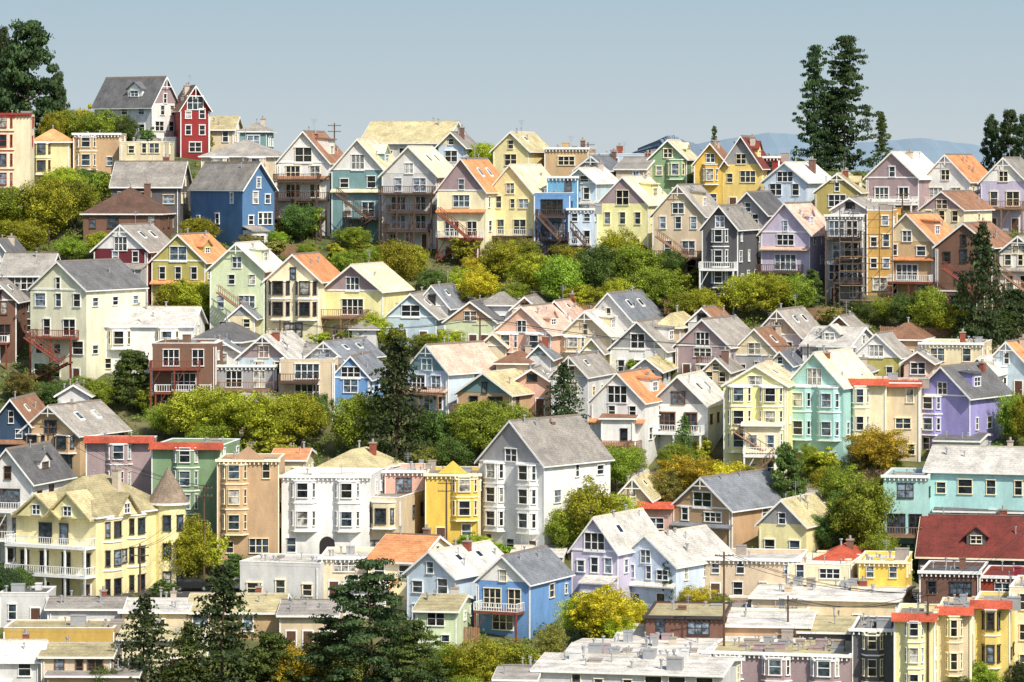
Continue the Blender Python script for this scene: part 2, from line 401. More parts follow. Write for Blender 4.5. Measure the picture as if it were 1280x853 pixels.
    for i in range(nv):
        x=rng.uniform(-.8,.8)*hw; y=D*rng.uniform(.1,.9)
        if typ=='g': z=He+(Hr-He)*(1-abs(x)/hw)
        elif typ=='s': z=He+(Hr-He)*(1-abs(y-D/2)/(D/2))
        elif typ=='f': z=He-.4
        else:
            if i: break
            x=0;y=D/2;z=Hr
        q=MB(); zt=z+rng.uniform(.6,1.1); rd=rng.uniform(.05,.12)
        q.beam((x,y,z-.1),(x,y,zt),rd); q.beam((x,y,zt-.02),(x,y,zt+.12),rd*2)
        q.obj('roof_vent',[plain('galvanised',(170,172,175),.5,.3)],rr)
        if (typ=='f' and rng.random()<.6) or (typ=='s' and W>14 and rng.random()<.35):
            q=MB(); h_=rng.uniform(.4,1.3); w_=rng.uniform(.5,1.6); q.box(x+.6,x+.6+w_,y-.5,y+.5,z-.3,z+h_); q.box(x+.55,x+.65+w_,y-.55,y+.55,z+h_,z+h_+.1)
            q.obj('roof_hatch',[rng.choice([plain('galvanised',(170,172,175),.5,.3),plain('cap',(160,150,140)),wm])],rr)
    # ---- front windows
    occupied=[]; bays=[]
    if 'bay' in op and W>3.5: bays=[rng.choice([-.22,.22,0])*W] if W<7.5 else [-.25*W,.25*W]
    if 'bays' in op:
        nb=max(1,int(W/4.2)); bays=[-hw+W*(i+.5)/nb for i in range(nb)]
    s0=1 if nst>1 else 0
    zb0=s0*fh+.3; zb1=nst*fh-(.5 if typ=='f' else .25)
    for bx in bays:
        bw=min(1.5,W*.24)
        baywin(root,(bx,0,0),0,bw,zb0,zb1,s0,nst,fh,wm,tm,rm,wtrim)
        occupied.append((bx-bw-.5,bx+bw+.5,s0,9))
    if 'arch' in op:
        q=MB(); pts=[(-.9,-.05,.05),(.9,-.05,.05)]+[(.9*math.cos(k*math.pi/8),-.05,2.0+.9*math.sin(k*math.pi/8)) for k in range(9)]
        q.prism(pts,(0,.04,0),0); q.obj('arched_entrance',[plain('doorway_dark',(44,38,38),.8)],root,(0.2,0,0)); occupied.append((-1.2,1.6,0,0))
    lev=[]
    if 'deck' in op: lev=[max(1,nst-2)] if nst>2 else [1 if nst>1 else 0]
    if 'deck2' in op: lev=list(range(1,nst))[-3:] or [0]
    if typ in 'gs' and not lev and not bays and nst>=2 and W>5 and W<12 and rng.random()<.7:
        ew=W*rng.uniform(.4,.7); ed=rng.uniform(1.6,2.8); el_=rng.choice([1,1,2]) if nst>2 else 1; sgx=rng.choice([-1,1]); xc=sgx*(hw-ew/2-.1); eh=el_*fh-.1
        ec=wall if rng.random()<.6 else rng.choice(['white','beige','brown','grey','light_grey','tan']); em=wallmat(ec,WC[ec])
        q=MB(); q.box(xc-ew/2,xc+ew/2,-ed,-.003,base,eh,0)
        if rng.random()<.6:
            q.prism([(xc-ew/2-.2,-ed-.3,eh),(xc-ew/2-.2,-.004,eh+.7),(xc-ew/2-.2,-.004,eh+.85),(xc-ew/2-.2,-ed-.3,eh+.15)],(ew+.4,0,0),1)
            q.box(xc-ew/2,xc+ew/2,-ed+.4,-.003,eh+.001,eh+.2,0); eo=q.obj('extension',[em,rm],root)
        else:
            q.box(xc-ew/2-.1,xc+ew/2+.1,-ed-.1,-.003,eh,eh+.15,1); eo=q.obj('extension',[em,tm],root)
            r2=MB(); railing(r2,xc-ew/2,xc+ew/2,-ed+.05,eh+.151); railside(r2,xc-ew/2+.04,-ed+.1,-.05,eh+.151); railside(r2,xc+ew/2-.04,-ed+.1,-.05,eh+.151); r2.obj('railing',[rng.choice([trimmat('white'),trimmat('brown'),trimmat('dark')])],eo)
        for st in range(el_):
            if ew>3.2: window(eo,xc-ew*.22,-ed-.003,st*fh+.95,0,1.0,min(1.4,fh*.5),1,wtrim); window(eo,xc+ew*.22,-ed-.003,st*fh+.95,0,1.0,min(1.4,fh*.5),1,wtrim)
            else: window(eo,xc,-ed-.003,st*fh+.95,0,1.4,min(1.4,fh*.5),2,wtrim)
        occupied.append((xc-ew/2-.3,xc+ew/2+.3,0,el_-1))
    elif typ in 'gs' and nst>=2 and not bays and W<12 and rng.random()<.35:
        zz=(nst-1)*fh+.35; q=MB(); q.prism([(-hw-.1,-.75,zz-.05),(-hw-.1,-.004,zz+.35),(-hw-.1,-.004,zz+.2),(-hw-.1,-.75,zz-.18)],(W+.2,0,0)); q.obj('pent_roof',[rm],root)
    for st in range(nst):
        z=st*fh+.95+rng.choice([0,0,.12]); wh=min(1.6,fh*.54)
        if W<3.2: cols=[(0,1.0,1)]
        elif W<5.6: cols=rng.choice([[(-.24,.9,1),(.24,.9,1)],[(0,1.8,2)],[(.2,.9,1)]])
        elif W<8.6: cols=rng.choice([[(-.3,.9,1),(0,.9,1),(.3,.9,1)],[(-.22,1.8,2),(.25,1.0,1)],[(-.26,1.2,1),(.26,1.2,1)],[(-.3,.7,1),(.18,2.2,3)],[(0,2.4,3)],[(-.24,.8,1),(.05,.6,1),(.28,1.4,2)],[(-.1,.8,1),(.28,.8,1)]])
        else:
            n=int(W/2.5); n=min(n,14); cols=[((i+.5)/n-.5+rng.uniform(-.02,.02),rng.choice([.8,1.0,1.6]),1) for i in range(n) if rng.random()<.85]
        if st in lev: cols=rng.choice([[(-.2,2.0,3),(.22,1.4,2)],[(0,3.0,4)],[(-.2,1.0,1),(.2,1.8,2)]]) if W>5 and W<10 else cols
        for (cx,w,sty) in cols:
            x=cx*W
            if any(o0-.2<x+w/2 and x-w/2<o1+.2 and o2<=st<=o3 for o0,o1,o2,o3 in occupied): continue
            if st==0 and rng.random()<.35:
                q=MB(); q.box(x-.5,x+.5,-.06,.03,.05,2.15,0); q.box(x-.62,x-.5,-.1,.03,.05,2.27,1); q.box(x+.5,x+.62,-.1,.03,.05,2.27,1); q.box(x-.5,x+.5,-.1,.03,2.15,2.27,1); q.box(x+.32,x+.4,-.1,-.06,1.0,1.12,1)
                q.obj('door',[plain('door_'+('a' if rng.random()<.5 else 'b'),rng.choice([(90,60,45),(60,70,85)])),tm],root); continue
            zz=z; hh=wh*rng.choice([1,1,.75])
            if st in lev: zz=st*fh+.3; hh=min(2.1,fh*.7)
            window(root,x,0,zz,0,w,hh,sty,wtrim)
    if typ=='g' and Hr-He>1.5:
        gh=Hr-He; hh=min(1.4,gh*.45)
        if 'attic' in op:
            window(root,0,0,He-.1,0,rng.choice([1.8,2.4]),min(2.2,gh*.55),rng.choice([2,3]),wtrim)
        else:
            w,sty=rng.choice([(.6,1),(.9,1),(1.6,2),(1.2,2)]); window(root,0,0,He+.15,0,min(w,hw*.5),hh,sty,wtrim)
    socc=[]
    if 'sbays' in op:
        for fy in (.2,.52):
            yy=D*fy; baywin(root,(sg*hw,yy,0),sg*math.pi/2,1.5,.4,He-.3,0,nst,fh,wm,tm,rm,wtrim,False); socc.append((yy-2,yy+2))
    n=max(1,int(D/3.6))
    for st in range(0 if nst<2 else 1,nst):
        for i in range(n):
            if rng.random()<.42: continue
            y=D*(i+.5)/n+rng.uniform(-.4,.4)
            if any(p<y<q for p,q in socc): continue
            window(root,sg*hw,y,st*fh+1.0,sg*math.pi/2,rng.choice([.6,.8,1.2]),min(1.4,fh*.5)*rng.choice([1,.7]),1,wtrim)
    if typ=='s' and Hr-He>1.4: window(root,sg*hw,D/2,He+.1,sg*math.pi/2,.9,min(1.2,(Hr-He)*.5),1,wtrim)
    wood=plain('deck_wood_'+('dark' if 'dark' in op else 'red' if 'redd' in op else 'mid'),(84,64,54) if 'dark' in op else (124,64,48) if 'redd' in op else (138,106,84),.8,0,.25)
    swood=wood
    if 'wd' in op: wood=trimmat('white'); swood=plain('deck_wood_mid',(138,106,84),.8,0,.25)
    tur='turret' in op
    for i,l in enumerate(lev):
        e=hw*(1.0 if tur else rng.uniform(.7,1.0)); sh=(hw-e)*rng.choice([-1,0,1]); deck(root,-e+sh,e+sh,2.2 if tur else rng.uniform(1.6,2.6) ,l*fh,wood,2 if tur else True,trimmat('white') if rng.random()<.3 else None)
    if 'stairs' in op or (lev and not tur and rng.random()<.3):
        for s_ in range(min(2,max(1,nst-1))):
            x=-hw*.8 if s_%2==0 else hw*.6; stairs(root,x,-x,-.3-1.1*(s_%2)-(1.6 if lev else 0),s_*fh,(s_+1)*fh,swood)
    if 'dorm' in op and typ=='s':
        q=MB(); zc=He+(Hr-He)*.35; yy=D/2*.3; q.prism([(-1.1,yy-.3,zc-.4),(1.1,yy-.3,zc-.4),(1.1,yy-.3,zc+.9),(0,yy-.3,zc+1.8),(-1.1,yy-.3,zc+.9)],(0,3,0),0)
        q.prism([(0,yy-.6,zc+2.0),(1.5,yy-.6,zc+.75),(1.5,yy-.6,zc+.6),(0,yy-.6,zc+1.82),(-1.5,yy-.6,zc+.6),(-1.5,yy-.6,zc+.75)],(0,3.4,0),1)
        do=q.obj('dormer',[wm,rm],root); window(do,0,yy-.3,zc,0,1.2,.9,2,wtrim)
    if tur:
        q=MB(); cx,cy=hw+.5,D-1.0; n=18
        for z0_,z1_,ra,rb,mm in ((-2,He+.5,2.0,2.0,0),(He+.5,He+.75,2.5,2.5,2),(He+.75,He+2.5,2.45,1.4,1),(He+2.5,He+4.8,1.4,.03,1)):
            q.beam((cx,cy,z0_),(cx,cy,z1_),ra,mm,rb,n=n)
        to=q.obj('turret',[wm,roofmat('turret_shingle',(132,116,100)),tm],root)
        for st in range(nst): 
            for an in (.5,1.3): window(to,cx+1.97*math.sin(an),cy-1.97*math.cos(an),st*fh+.9,an,.8,1.5,1,wtrim)
        for px,zt in ((-.38,2.2),(.4,2.6)):
            q=MB(); w_=hw*.5; c_=hw*px
            q.prism([(c_-w_,-.8,He-.1),(c_+w_,-.8,He-.1),(c_,-.8,He+zt)],(0,3.5,0),0)
            q.prism([(c_,-1.2,He+zt+.3),(c_+w_*1.2,-1.2,He-.15),(c_+w_*1.2,-1.2,He-.35),(c_,-1.2,He+zt+.05),(c_-w_*1.2,-1.2,He-.35),(c_-w_*1.2,-1.2,He-.15)],(0,4.2,0),1)
            do=q.obj('cross_gable',[wm,rm],root); window(do,c_,-.8,He+.2,0,1.0,1.0,2,'white')
        q=MB(); yc=D*.36; w_=2.2; xq=hw+.5
        q.prism([(xq,yc-w_,He-.1),(xq,yc+w_,He-.1),(xq,yc,He+2.2)],(-3,0,0),0)
        q.prism([(xq+.4,yc,He+2.5),(xq+.4,yc+w_*1.2,He-.15),(xq+.4,yc+w_*1.2,He-.35),(xq+.4,yc,He+2.25),(xq+.4,yc-w_*1.2,He-.35),(xq+.4,yc-w_*1.2,He-.15)],(-3.8,0,0),1)
        do=q.obj('cross_gable',[wm,rm],root); window(do,xq,yc,He+.2,math.pi/2,1.0,1.0,2,'white')
    st_={1:'single-storey',2:'two-storey',3:'three-storey',4:'four-storey'}.get(nst,'tall')
    wn=wall.replace('_',' '); rn={'tile':'red tile'}.get(roof,roof.replace('_',' '))
    rk=dict(g='gable',s='side-gabled',h='hipped',f='flat')[typ]
    extra=' and rear deck' if lev else ' and bay windows' if bays else ''
    if tur: extra=', white balconies and corner turret'
    top(root,f"{wn} {st_} house with {rn} {rk} roof{extra}",'house','houses on the hillside')
    return root
H=[
# skyline
(190,222,118,97,130,195,'g','white','dark_grey','D=13 wt',606),
(226,262,213,108,136,205,'g','red','brown','attic wt',603),
(258,292,302,147,162,215,'s','beige','khaki','',607),
(300,334,342,155,165,215,'h','teal','grey','',596),
(252,344,362,176,196,262,'h','beige','grey','bay'),
(347,412,437,165,203,296,'g','white','brown','deck2 attic chim dark'),
(415,480,505,175,212,304,'g','teal','cream','attic deck dark wt'),
(452,556,584,153,178,236,'s','light_grey','khaki',''),
(548,580,597,166,182,238,'g','pale_blue','grey',''),
(478,545,573,184,218,312,'g','light_grey','cream','deck2 dark'),
(547,607,638,199,238,328,'g','cream','orange','deck stairs redd'),
(617,660,688,166,187,242,'g','pale_yellow','khaki',''),
(608,668,705,207,243,322,'g','vanilla','cream','deck dark'),
(681,735,745,186,186,242,'f','tan','grey','chim'),
(738,800,820,193,193,246,'f','pale_blue','light_grey','chim'),
(706,745,774,211,228,316,'g','pale_blue','light_grey','attic'),
(684,722,738,222,222,318,'f','sky_blue','grey','low'),
(668,712,728,242,242,328,'f','sky_blue','light_grey','low deck2 dark'),
(710,742,752,262,262,330,'f','pale_blue','light_grey','low deck dark'),
(747,810,842,222,255,322,'g','pale_yellow','cream','attic'),
(816,880,906,232,268,350,'g','beige','grey','deck stairs'),
(878,922,948,258,285,388,'g','dark_grey','grey','bay deck wd wt'),
(912,958,985,241,266,335,'g','grey','dark_grey',''),
(812,858,872,176,198,255,'g','green','cream','bay'),
(868,908,918,180,204,262,'g','gold','brown','bay chim'),
(903,950,965,171,206,266,'g','yellow','maroon','chim'),
(948,974,980,196,197,252,'f','red','brown',''),
(955,1008,1042,204,226,278,'g','pale_blue','light_grey','attic'),
(952,1012,1042,255,290,365,'g','lavender','pinkish','deck dark'),
(1018,1075,1090,218,240,295,'g','olive','khaki',''),
(1083,1148,1182,191,222,288,'g','mauve','light_grey','deck2 wd wt'),
(1152,1212,1243,194,226,284,'g','white','orange','deck2 wd'),
(1225,1284,1305,198,228,292,'g','lavender','grey','deck2'),
(1032,1078,1086,270,270,380,'f','grey','dark_grey','deck2 dark'),
(1084,1116,1122,264,264,372,'f','ochre','grey',''),
(1100,1168,1202,268,303,378,'g','tan','orange','deck redd'),
(1170,1240,1272,280,308,392,'g','brown','brown','stairs redd'),
(1246,1300,1320,296,318,388,'g','white','grey','deck'),
(1150,1205,1240,240,262,330,'g','cream','brown',''),
(1040,1085,1100,248,262,330,'g','light_grey','grey',''),
(720,760,790,196,212,262,'g','light_grey','slate',''),
(770,806,830,198,212,262,'s','beige','grey',''),
# top-left
(-30,38,43,143,143,262,'f','cream','grey','bays corn trim=red'),
(40,86,92,163,178,242,'h','vanilla','orange','bay'),
(92,150,158,168,168,238,'f','tan','grey','bay corn'),
(150,205,218,178,178,244,'f','beige','grey',''),
(140,225,238,203,233,292,'s','dark_grey','grey','chim'),
(303,343,238,204,236,316,'g','blue','grey','D=13 wt'),
(104,200,221,236,268,318,'h','brown','dark_brown',''),
(118,184,221,282,312,384,'g','maroon','grey','attic wt'),
(190,256,292,294,326,390,'g','olive','orange','attic wt'),
(263,330,357,305,336,424,'g','pale_green','light_grey','stairs'),
(333,400,430,319,350,430,'g','cream','orange','bay'),
(404,478,514,332,363,430,'g','pale_yellow','cream','deck attic'),
(482,545,564,368,396,436,'g','pale_blue','grey','attic'),
(520,560,592,358,382,415,'g','light_grey','slate',''),
(556,620,640,378,402,440,'g','pale_green','dark_grey',''),
(600,640,660,366,382,420,'h','light_grey','grey',''),
(617,688,727,384,416,472,'g','pink','pinkish','band bay'),
(676,712,738,377,396,430,'g','pink','pinkish',''),
(700,764,790,390,420,466,'g','beige','light_grey','band bay'),
(732,790,830,367,400,440,'g','light_grey','slate','sky'),
(763,832,862,403,436,476,'g','white','grey','band attic'),
(820,850,872,392,410,450,'h','beige','khaki',''),
(845,912,952,400,432,478,'g','mauve','grey','band attic wt'),
(945,1000,1030,388,418,450,'g','light_grey','grey',''),
(912,975,1004,412,444,478,'g','grey','brown','band wt'),
(1004,1062,1096,410,432,482,'s','light_grey','light_grey','dorm'),
(1066,1125,1152,418,446,484,'g','olive','grey','attic'),
(1100,1150,1170,405,425,460,'h','tan','brown',''),
(1150,1228,1240,430,430,492,'f','beige','light_grey','chim corn'),
(1232,1285,1320,428,456,498,'g','pale_blue','orange','bay'),
# infill
(640,672,690,372,386,425,'g','beige','grey',''),
(860,895,915,386,402,445,'g','light_grey','brown',''),
(1035,1065,1085,396,410,450,'g','white','grey',''),
(878,912,930,448,464,510,'g','beige','grey',''),
(960,990,1008,440,456,505,'g','pale_blue','slate',''),
(1046,1080,1096,456,468,520,'h','light_grey','grey',''),
(1205,1240,1262,448,466,520,'g','cream','light_grey',''),
(1130,1165,1180,440,452,505,'g','pink','grey',''),
(790,825,842,448,462,510,'g','light_grey','khaki',''),
(728,752,770,424,438,480,'g','pale_yellow','grey',''),
(660,688,702,432,446,490,'g','light_grey','slate',''),
(600,632,648,418,432,470,'g','beige','khaki',''),
(440,470,486,400,412,450,'h','light_grey','grey',''),
(286,318,334,382,396,440,'g','beige','slate',''),
(72,112,124,482,494,530,'g','light_grey','grey',''),
(300,340,352,492,504,545,'s','beige','grey',''),
(432,470,482,500,512,550,'g','light_grey','slate',''),
# left mid
(0,60,78,318,345,425,'s','dark_grey','grey',''),
(-25,18,40,300,328,400,'g','light_grey','dark_grey',''),
(-30,20,40,352,375,455,'g','brown','grey','deck redd'),
(38,108,182,328,362,482,'g','ivory','dark_grey','stairs deck redd D=14'),
(120,240,256,385,408,470,'s','white','light_grey','bay'),
(150,195,215,402,418,466,'g','white','slate',''),
(237,300,330,405,428,478,'h','beige','dark_grey','sky'),
(250,300,318,425,440,490,'g','light_grey','slate',''),
(190,270,283,430,430,520,'f','brown','grey','deck2 redd'),
(298,362,396,420,448,508,'g','pale_blue','light_grey','sky'),
(270,345,352,458,458,515,'f','grey','light_grey','deck'),
(350,418,426,450,450,528,'f','beige','grey','deck2 dark'),
(360,410,430,432,446,490,'s','white','grey',''),
(383,430,478,428,448,500,'g','light_grey','slate',''),
(415,462,486,446,472,530,'g','sky_blue','slate','attic wt'),
(508,560,628,432,464,522,'g','pale_blue','pinkish','deck2'),
(572,640,686,467,492,540,'g','tan','khaki','deck'),
(690,735,768,446,470,540,'g','light_grey','grey','sky'),
(620,660,680,440,455,500,'h','beige','brown',''),
(640,690,706,462,478,520,'g','pink','grey',''),
# right mid
(738,806,842,467,502,590,'g','white','orange','deck attic'),
(752,792,806,514,524,596,'s','white','brown','deck'),
(812,884,912,471,506,575,'g','white','light_grey','deck wd'),
(905,984,1002,458,482,598,'g','pale_yellow','cream','bay stairs'),
(930,975,985,520,532,604,'s','cream','cream','deck wd'),
(983,1054,1096,442,482,590,'g','mint','cream','bay attic chim trim=white wt'),
(1063,1108,1114,478,478,582,'f','cream','tile','tiles bay'),
(1108,1150,1158,480,480,578,'f','beige','tile','tiles'),
(1145,1212,1262,459,494,575,'g','purple','dark_grey','bay chim wt'),
(1170,1222,1240,545,552,590,'s','light_grey','dark_grey',''),
# left lower
(-10,38,66,500,530,585,'g','dark_blue','brown',''),
(27,100,160,508,542,596,'g','tan','grey','bay trim=white chim'),
(-20,40,90,562,600,712,'g','white','dark_grey','deck2 wd'),
(108,190,196,550,550,650,'f','mauve','grey','tiles bays'),
(190,276,300,558,558,676,'f','green','grey','tiles bays'),
(272,348,356,576,576,704,'f','tan','grey','corn ped bay trim=cream'),
(340,380,392,562,576,640,'s','beige','orange',''),
(352,462,478,596,596,704,'f','white','light_grey','corn bays arch wt'),
(395,460,502,562,588,650,'h','light_grey','khaki','chim'),
(20,120,212,596,645,756,'h','vanilla','khaki','deck2 wd turret chim sbays band D=15'),
(414,500,532,622,622,705,'f','beige','grey','bay'),
(480,530,540,590,590,660,'f','pink','light_grey','corn'),
(532,600,604,594,594,684,'f','gold','grey','corn ped bay trim=cream'),
(599,680,763,527,578,702,'g','white','grey','band bay D=13 wt'),
(770,812,830,598,622,668,'g','beige','khaki',''),
(800,840,852,632,632,672,'f','pink','tile','tiles'),
(842,915,992,598,634,692,'g','tan','slate','attic D=14 wt'),
(948,1008,1046,626,656,706,'g','vanilla','khaki','D=10'),
(1008,1050,1060,612,628,660,'s','light_grey','grey',''),
(1104,1160,1170,596,596,705,'f','mint','grey','deck corn'),
(1158,1290,1310,560,590,705,'s','mint','light_grey','chim'),
(1170,1290,1300,622,640,706,'s','dark_grey','dark_grey',''),
(1148,1290,1300,646,696,740,'s','dark_grey','maroon','dorm trim=cream'),
# lower
(715,772,830,648,688,768,'g','lavender','light_grey','attic D=12 wt'),
(770,845,918,670,705,768,'g','pale_blue','light_grey','D=13 wt'),
(880,1000,1010,700,700,756,'f','beige','light_grey','corn'),
(985,1062,1080,706,706,762,'f','cream','light_grey',''),
(1018,1065,1084,684,702,745,'h','beige','tile',''),
(1072,1132,1140,703,703,765,'f','gold','light_grey','corn trim=cream'),
(300,400,430,704,704,756,'f','light_grey','light_grey','D=9 low'),
(400,462,470,698,698,752,'f','cream','light_grey',''),
(460,520,572,670,702,765,'s','cream','orange','chim'),
(508,568,640,690,718,788,'g','pale_blue','light_grey','D=13'),
(596,662,714,696,728,800,'g','sky_blue','slate','deck redd'),
(520,570,592,745,764,822,'s','pale_green','khaki',''),
(560,605,615,686,694,730,'s','light_grey','slate',''),
(640,700,712,684,696,728,'s','white','light_grey',''),
(430,480,492,724,734,775,'s','light_grey','light_grey',''),
(60,150,160,748,762,802,'s','light_grey','grey','D=14 chim'),
(152,232,246,750,766,804,'s','beige','light_grey','D=13'),
(0,60,70,742,742,785,'f','light_grey','dark_grey','D=8 low'),
(235,352,362,744,766,800,'s','tan','khaki','D=14'),
(5,142,152,786,786,838,'f','ochre','khaki','D=18 low'),
(150,250,262,786,800,850,'s','cream','khaki','D=12'),
(-30,50,60,802,826,890,'s','light_grey','light_grey','D=16 chim'),
(52,138,152,806,822,892,'s','beige','khaki','D=14'),
(60,170,185,836,846,900,'s','tan','grey','D=12'),
(350,420,430,752,770,815,'s','beige','grey',''),
(940,1120,1140,736,750,800,'s','beige','light_grey','D=15 chim'),
(900,1010,1020,762,762,800,'f','cream','grey','D=12 low'),
(806,905,915,772,772,840,'f','brown','khaki','D=14 low corn trim=dark'),
(905,1010,1020,768,784,840,'s','tan','light_grey','D=16'),
(1000,1112,1120,776,792,845,'s','dark_grey','khaki','D=16'),
(1150,1225,1235,716,716,790,'f','brown','dark_grey','corn'),
(1225,1290,1300,722,722,790,'f','red','maroon','corn'),
(1118,1168,1174,772,772,905,'f','vanilla','grey','bays tiles'),
(1172,1214,1220,764,764,890,'f','beige','grey','bays tiles trim=cream'),
(1216,1262,1270,756,756,880,'f','yellow','grey','bays tiles'),
(770,1000,1015,784,804,850,'s','grey','light_grey','D=16'),
(705,880,900,808,826,892,'s','mauve','light_grey','D=16 chim'),
(880,1062,1086,818,818,892,'f','mauve','khaki','bays D=14 corn low'),
(1064,1118,1126,788,788,890,'f','dark_grey','grey','bays corn'),
(668,900,926,822,842,952,'s','light_grey','light_grey','D=13'),
(1262,1300,1310,735,735,850,'f','cream','grey','bay'),
(620,668,680,836,850,950,'s','light_grey','grey','D=10'),
]
for i,h in enumerate(H):
    house(*h[:10],Y=(h[10] if len(h)>10 else None),idx=i+1)
# ---------------------------------------------------------------- foliage
def leafmesh(name,P,Nn,S,rs):
    n=len(P); Nn=Nn/np.linalg.norm(Nn,axis=1,keepdims=True)
    r=rs.normal(size=(n,3)); A=np.cross(Nn,r); A/=np.linalg.norm(A,axis=1,keepdims=True)+1e-9; B=np.cross(Nn,A)
    S=S[:,None]; V=np.empty((n,4,3))
    V[:,0]=P-A*S*.5; V[:,1]=P-B*S*.36; V[:,2]=P+A*S*.5; V[:,3]=P+B*S*.36
    me=bpy.data.meshes.new(name); me.vertices.add(n*4); me.vertices.foreach_set('co',V.reshape(-1).astype(np.float32))
    me.loops.add(n*4); me.loops.foreach_set('vertex_index',np.arange(n*4,dtype=np.int32))
    me.polygons.add(n); me.polygons.foreach_set('loop_start',np.arange(0,n*4,4,dtype=np.int32))
    try: me.polygons.foreach_set('loop_total',np.full(n,4,dtype=np.int32))
    except Exception: pass
    me.update(calc_edges=True); me.validate(); return me
def trunkmesh(seed,hc,nl=7,spread=.3,r=.028):
    rg=random.Random(seed); b=MB(); p=(0,0,-.08); rr=r
    for i in range(4):
        q=(rg.uniform(-.02,.02),rg.uniform(-.02,.02),-.08+(hc+.08)*(i+1)/4); b.beam(p,q,rr,0,rr*.75,n=7); p=q; rr*=.75
        if i>=1:
            for k in range(nl//3+1):
                a=rg.uniform(0,6.28); b.beam(q,(q[0]+math.cos(a)*spread,q[1]+math.sin(a)*spread,q[2]+rg.uniform(.02,.12)),rr*.5,0,rr*.12,n=5)
    return b.mesh('trunk',[plain('bark',(84,66,52),.9,0,.25)])
def broad(seed,nc,nl,leaf,shape):
    rs=np.random.RandomState(seed); P=[];Nn=[]
    lob=rs.uniform(0,6.28,size=4)
    for i in range(nc):
        d=rs.normal(size=3); d/=np.linalg.norm(d)
        ang=math.atan2(d[1],d[0]); L=1+.2*math.sin(2*ang+lob[0])*math.cos(d[2]*2+lob[1])+.14*math.sin(3*ang+lob[2]+d[2]*4)
        rad=rs.uniform(.4,1.0)*L
        if shape=='round': c=np.array([d[0]*.37*rad,d[1]*.37*rad,.55+d[2]*.35*rad]); cr=rs.uniform(.05,.15)
        elif shape=='wide': c=np.array([d[0]*.41*rad,d[1]*.41*rad,.57+d[2]*.32*rad]); cr=rs.uniform(.045,.12)
        elif shape=='cypress':
            z=rs.uniform(.12,.93); R=.40*(1-z)**.55+.03; a=rs.uniform(0,6.28); q=R*rs.uniform(.35,1.15); c=np.array([math.cos(a)*q,math.sin(a)*q,z]); cr=rs.uniform(.04,.11)
        elif shape=='column':
            z=rs.uniform(.03,.98); R=(.46*(1-z)**.55+.03)*(.75+.25*abs(math.sin(z*9+seed)))*(.85+.15*math.sin(z*31)); a=rs.uniform(0,6.28); q=R*rs.uniform(.1,1.3); c=np.array([math.cos(a)*q,math.sin(a)*q,z]); cr=rs.uniform(.02,.085)
        elif shape=='open':
            lv=rs.randint(0,12); z=.14+.82*lv/11; a=(lv*2.4+rs.choice([0,1.5,3.0,4.6])+rs.uniform(-.35,.35)); R=.5*(1-z)**.6+.04; q=R*rs.uniform(.1,1.0); c=np.array([math.cos(a)*q,math.sin(a)*q,z+.05*q+rs.uniform(-.02,.02)]); cr=rs.uniform(.035,.09)
        dd=rs.normal(size=(nl,3)); dd/=np.linalg.norm(dd,axis=1,keepdims=True)
        rr=cr*rs.uniform(.5,1.15,size=(nl,1)); fl=np.array([1,1,.72 if shape in('round','wide') else .45])
        if shape=='column': fl=np.array([1.2,1.2,.22])
        if shape=='open': fl=np.array([1.1,1.1,.32])
        P.append(c+dd*rr*fl); Nn.append(dd+rs.normal(size=(nl,3))*.55+np.array([0,0,.3]))
    P=np.concatenate(P);Nn=np.concatenate(Nn)
    return leafmesh('crown',P,Nn,leaf*rs.uniform(.6,1.3,size=len(P)),rs)
def conifer(seed,levels,leaf,slim=1.0):
    rs=np.random.RandomState(seed); P=[];Nn=[]
    for l in range(levels):
        z=.06+.92*l/levels; R=.5*(1-z)**.72*slim+.015
        for k in range(7):
            a=rs.uniform(0,6.28); R2=R*rs.uniform(.45,1.2); n=int(12+48*R2)
            t=rs.uniform(.15,1,size=n); wd=(.14*(1.1-t))*R2*2
            x=t*R2; side=rs.normal(size=n)*wd
            zz=z-.10*R2*t**1.5+rs.normal(size=n)*.008+.05*R2*t
            P.append(np.stack([math.cos(a)*x-math.sin(a)*side,math.sin(a)*x+math.cos(a)*side,zz],1))
            Nn.append(rs.normal(size=(n,3))*.6+np.array([math.cos(a)*.4,math.sin(a)*.4,.7]))
    P=np.concatenate(P);Nn=np.concatenate(Nn)
    return leafmesh('crown',P,Nn,leaf*rs.uniform(.6,1.4,size=len(P)),rs)
V={'bs':[broad(i,40,80,.06,'round') for i in range(5)],'bl':[broad(10+i,150,130,.025,'round') for i in range(5)],
   'w':[broad(20+i,170,120,.023,'wide') for i in range(4)],'cy':[broad(30+i,160,100,.033,'cypress') for i in range(3)],
   'co':[broad(40+i,330,60,.024,'column') for i in range(3)],'p':[conifer(50+i,34,.03) for i in range(3)],'op':[broad(60+i,150,130,.022,'open') for i in range(3)]}
TRK={'bs':trunkmesh(1,.6),'bl':trunkmesh(2,.7,9,.28),'w':trunkmesh(3,.7,9,.32),'cy':trunkmesh(4,.85,9,.2),'co':trunkmesh(5,.95,6,.12,.018),'p':trunkmesh(6,.95,3,.1,.02),'op':trunkmesh(7,.95,12,.26,.014)}
LC={'l':(.41,.42,.04),'g':(.28,.34,.04),'d':(.13,.19,.045),'k':(.065,.10,.036),'o':(.44,.31,.035),'y':(.56,.46,.035),'v':(.30,.28,.07)}
CN={'l':'bright yellow-green','g':'green','d':'dark green','k':'very dark green','o':'golden orange','y':'golden yellow-green','v':'olive green'}
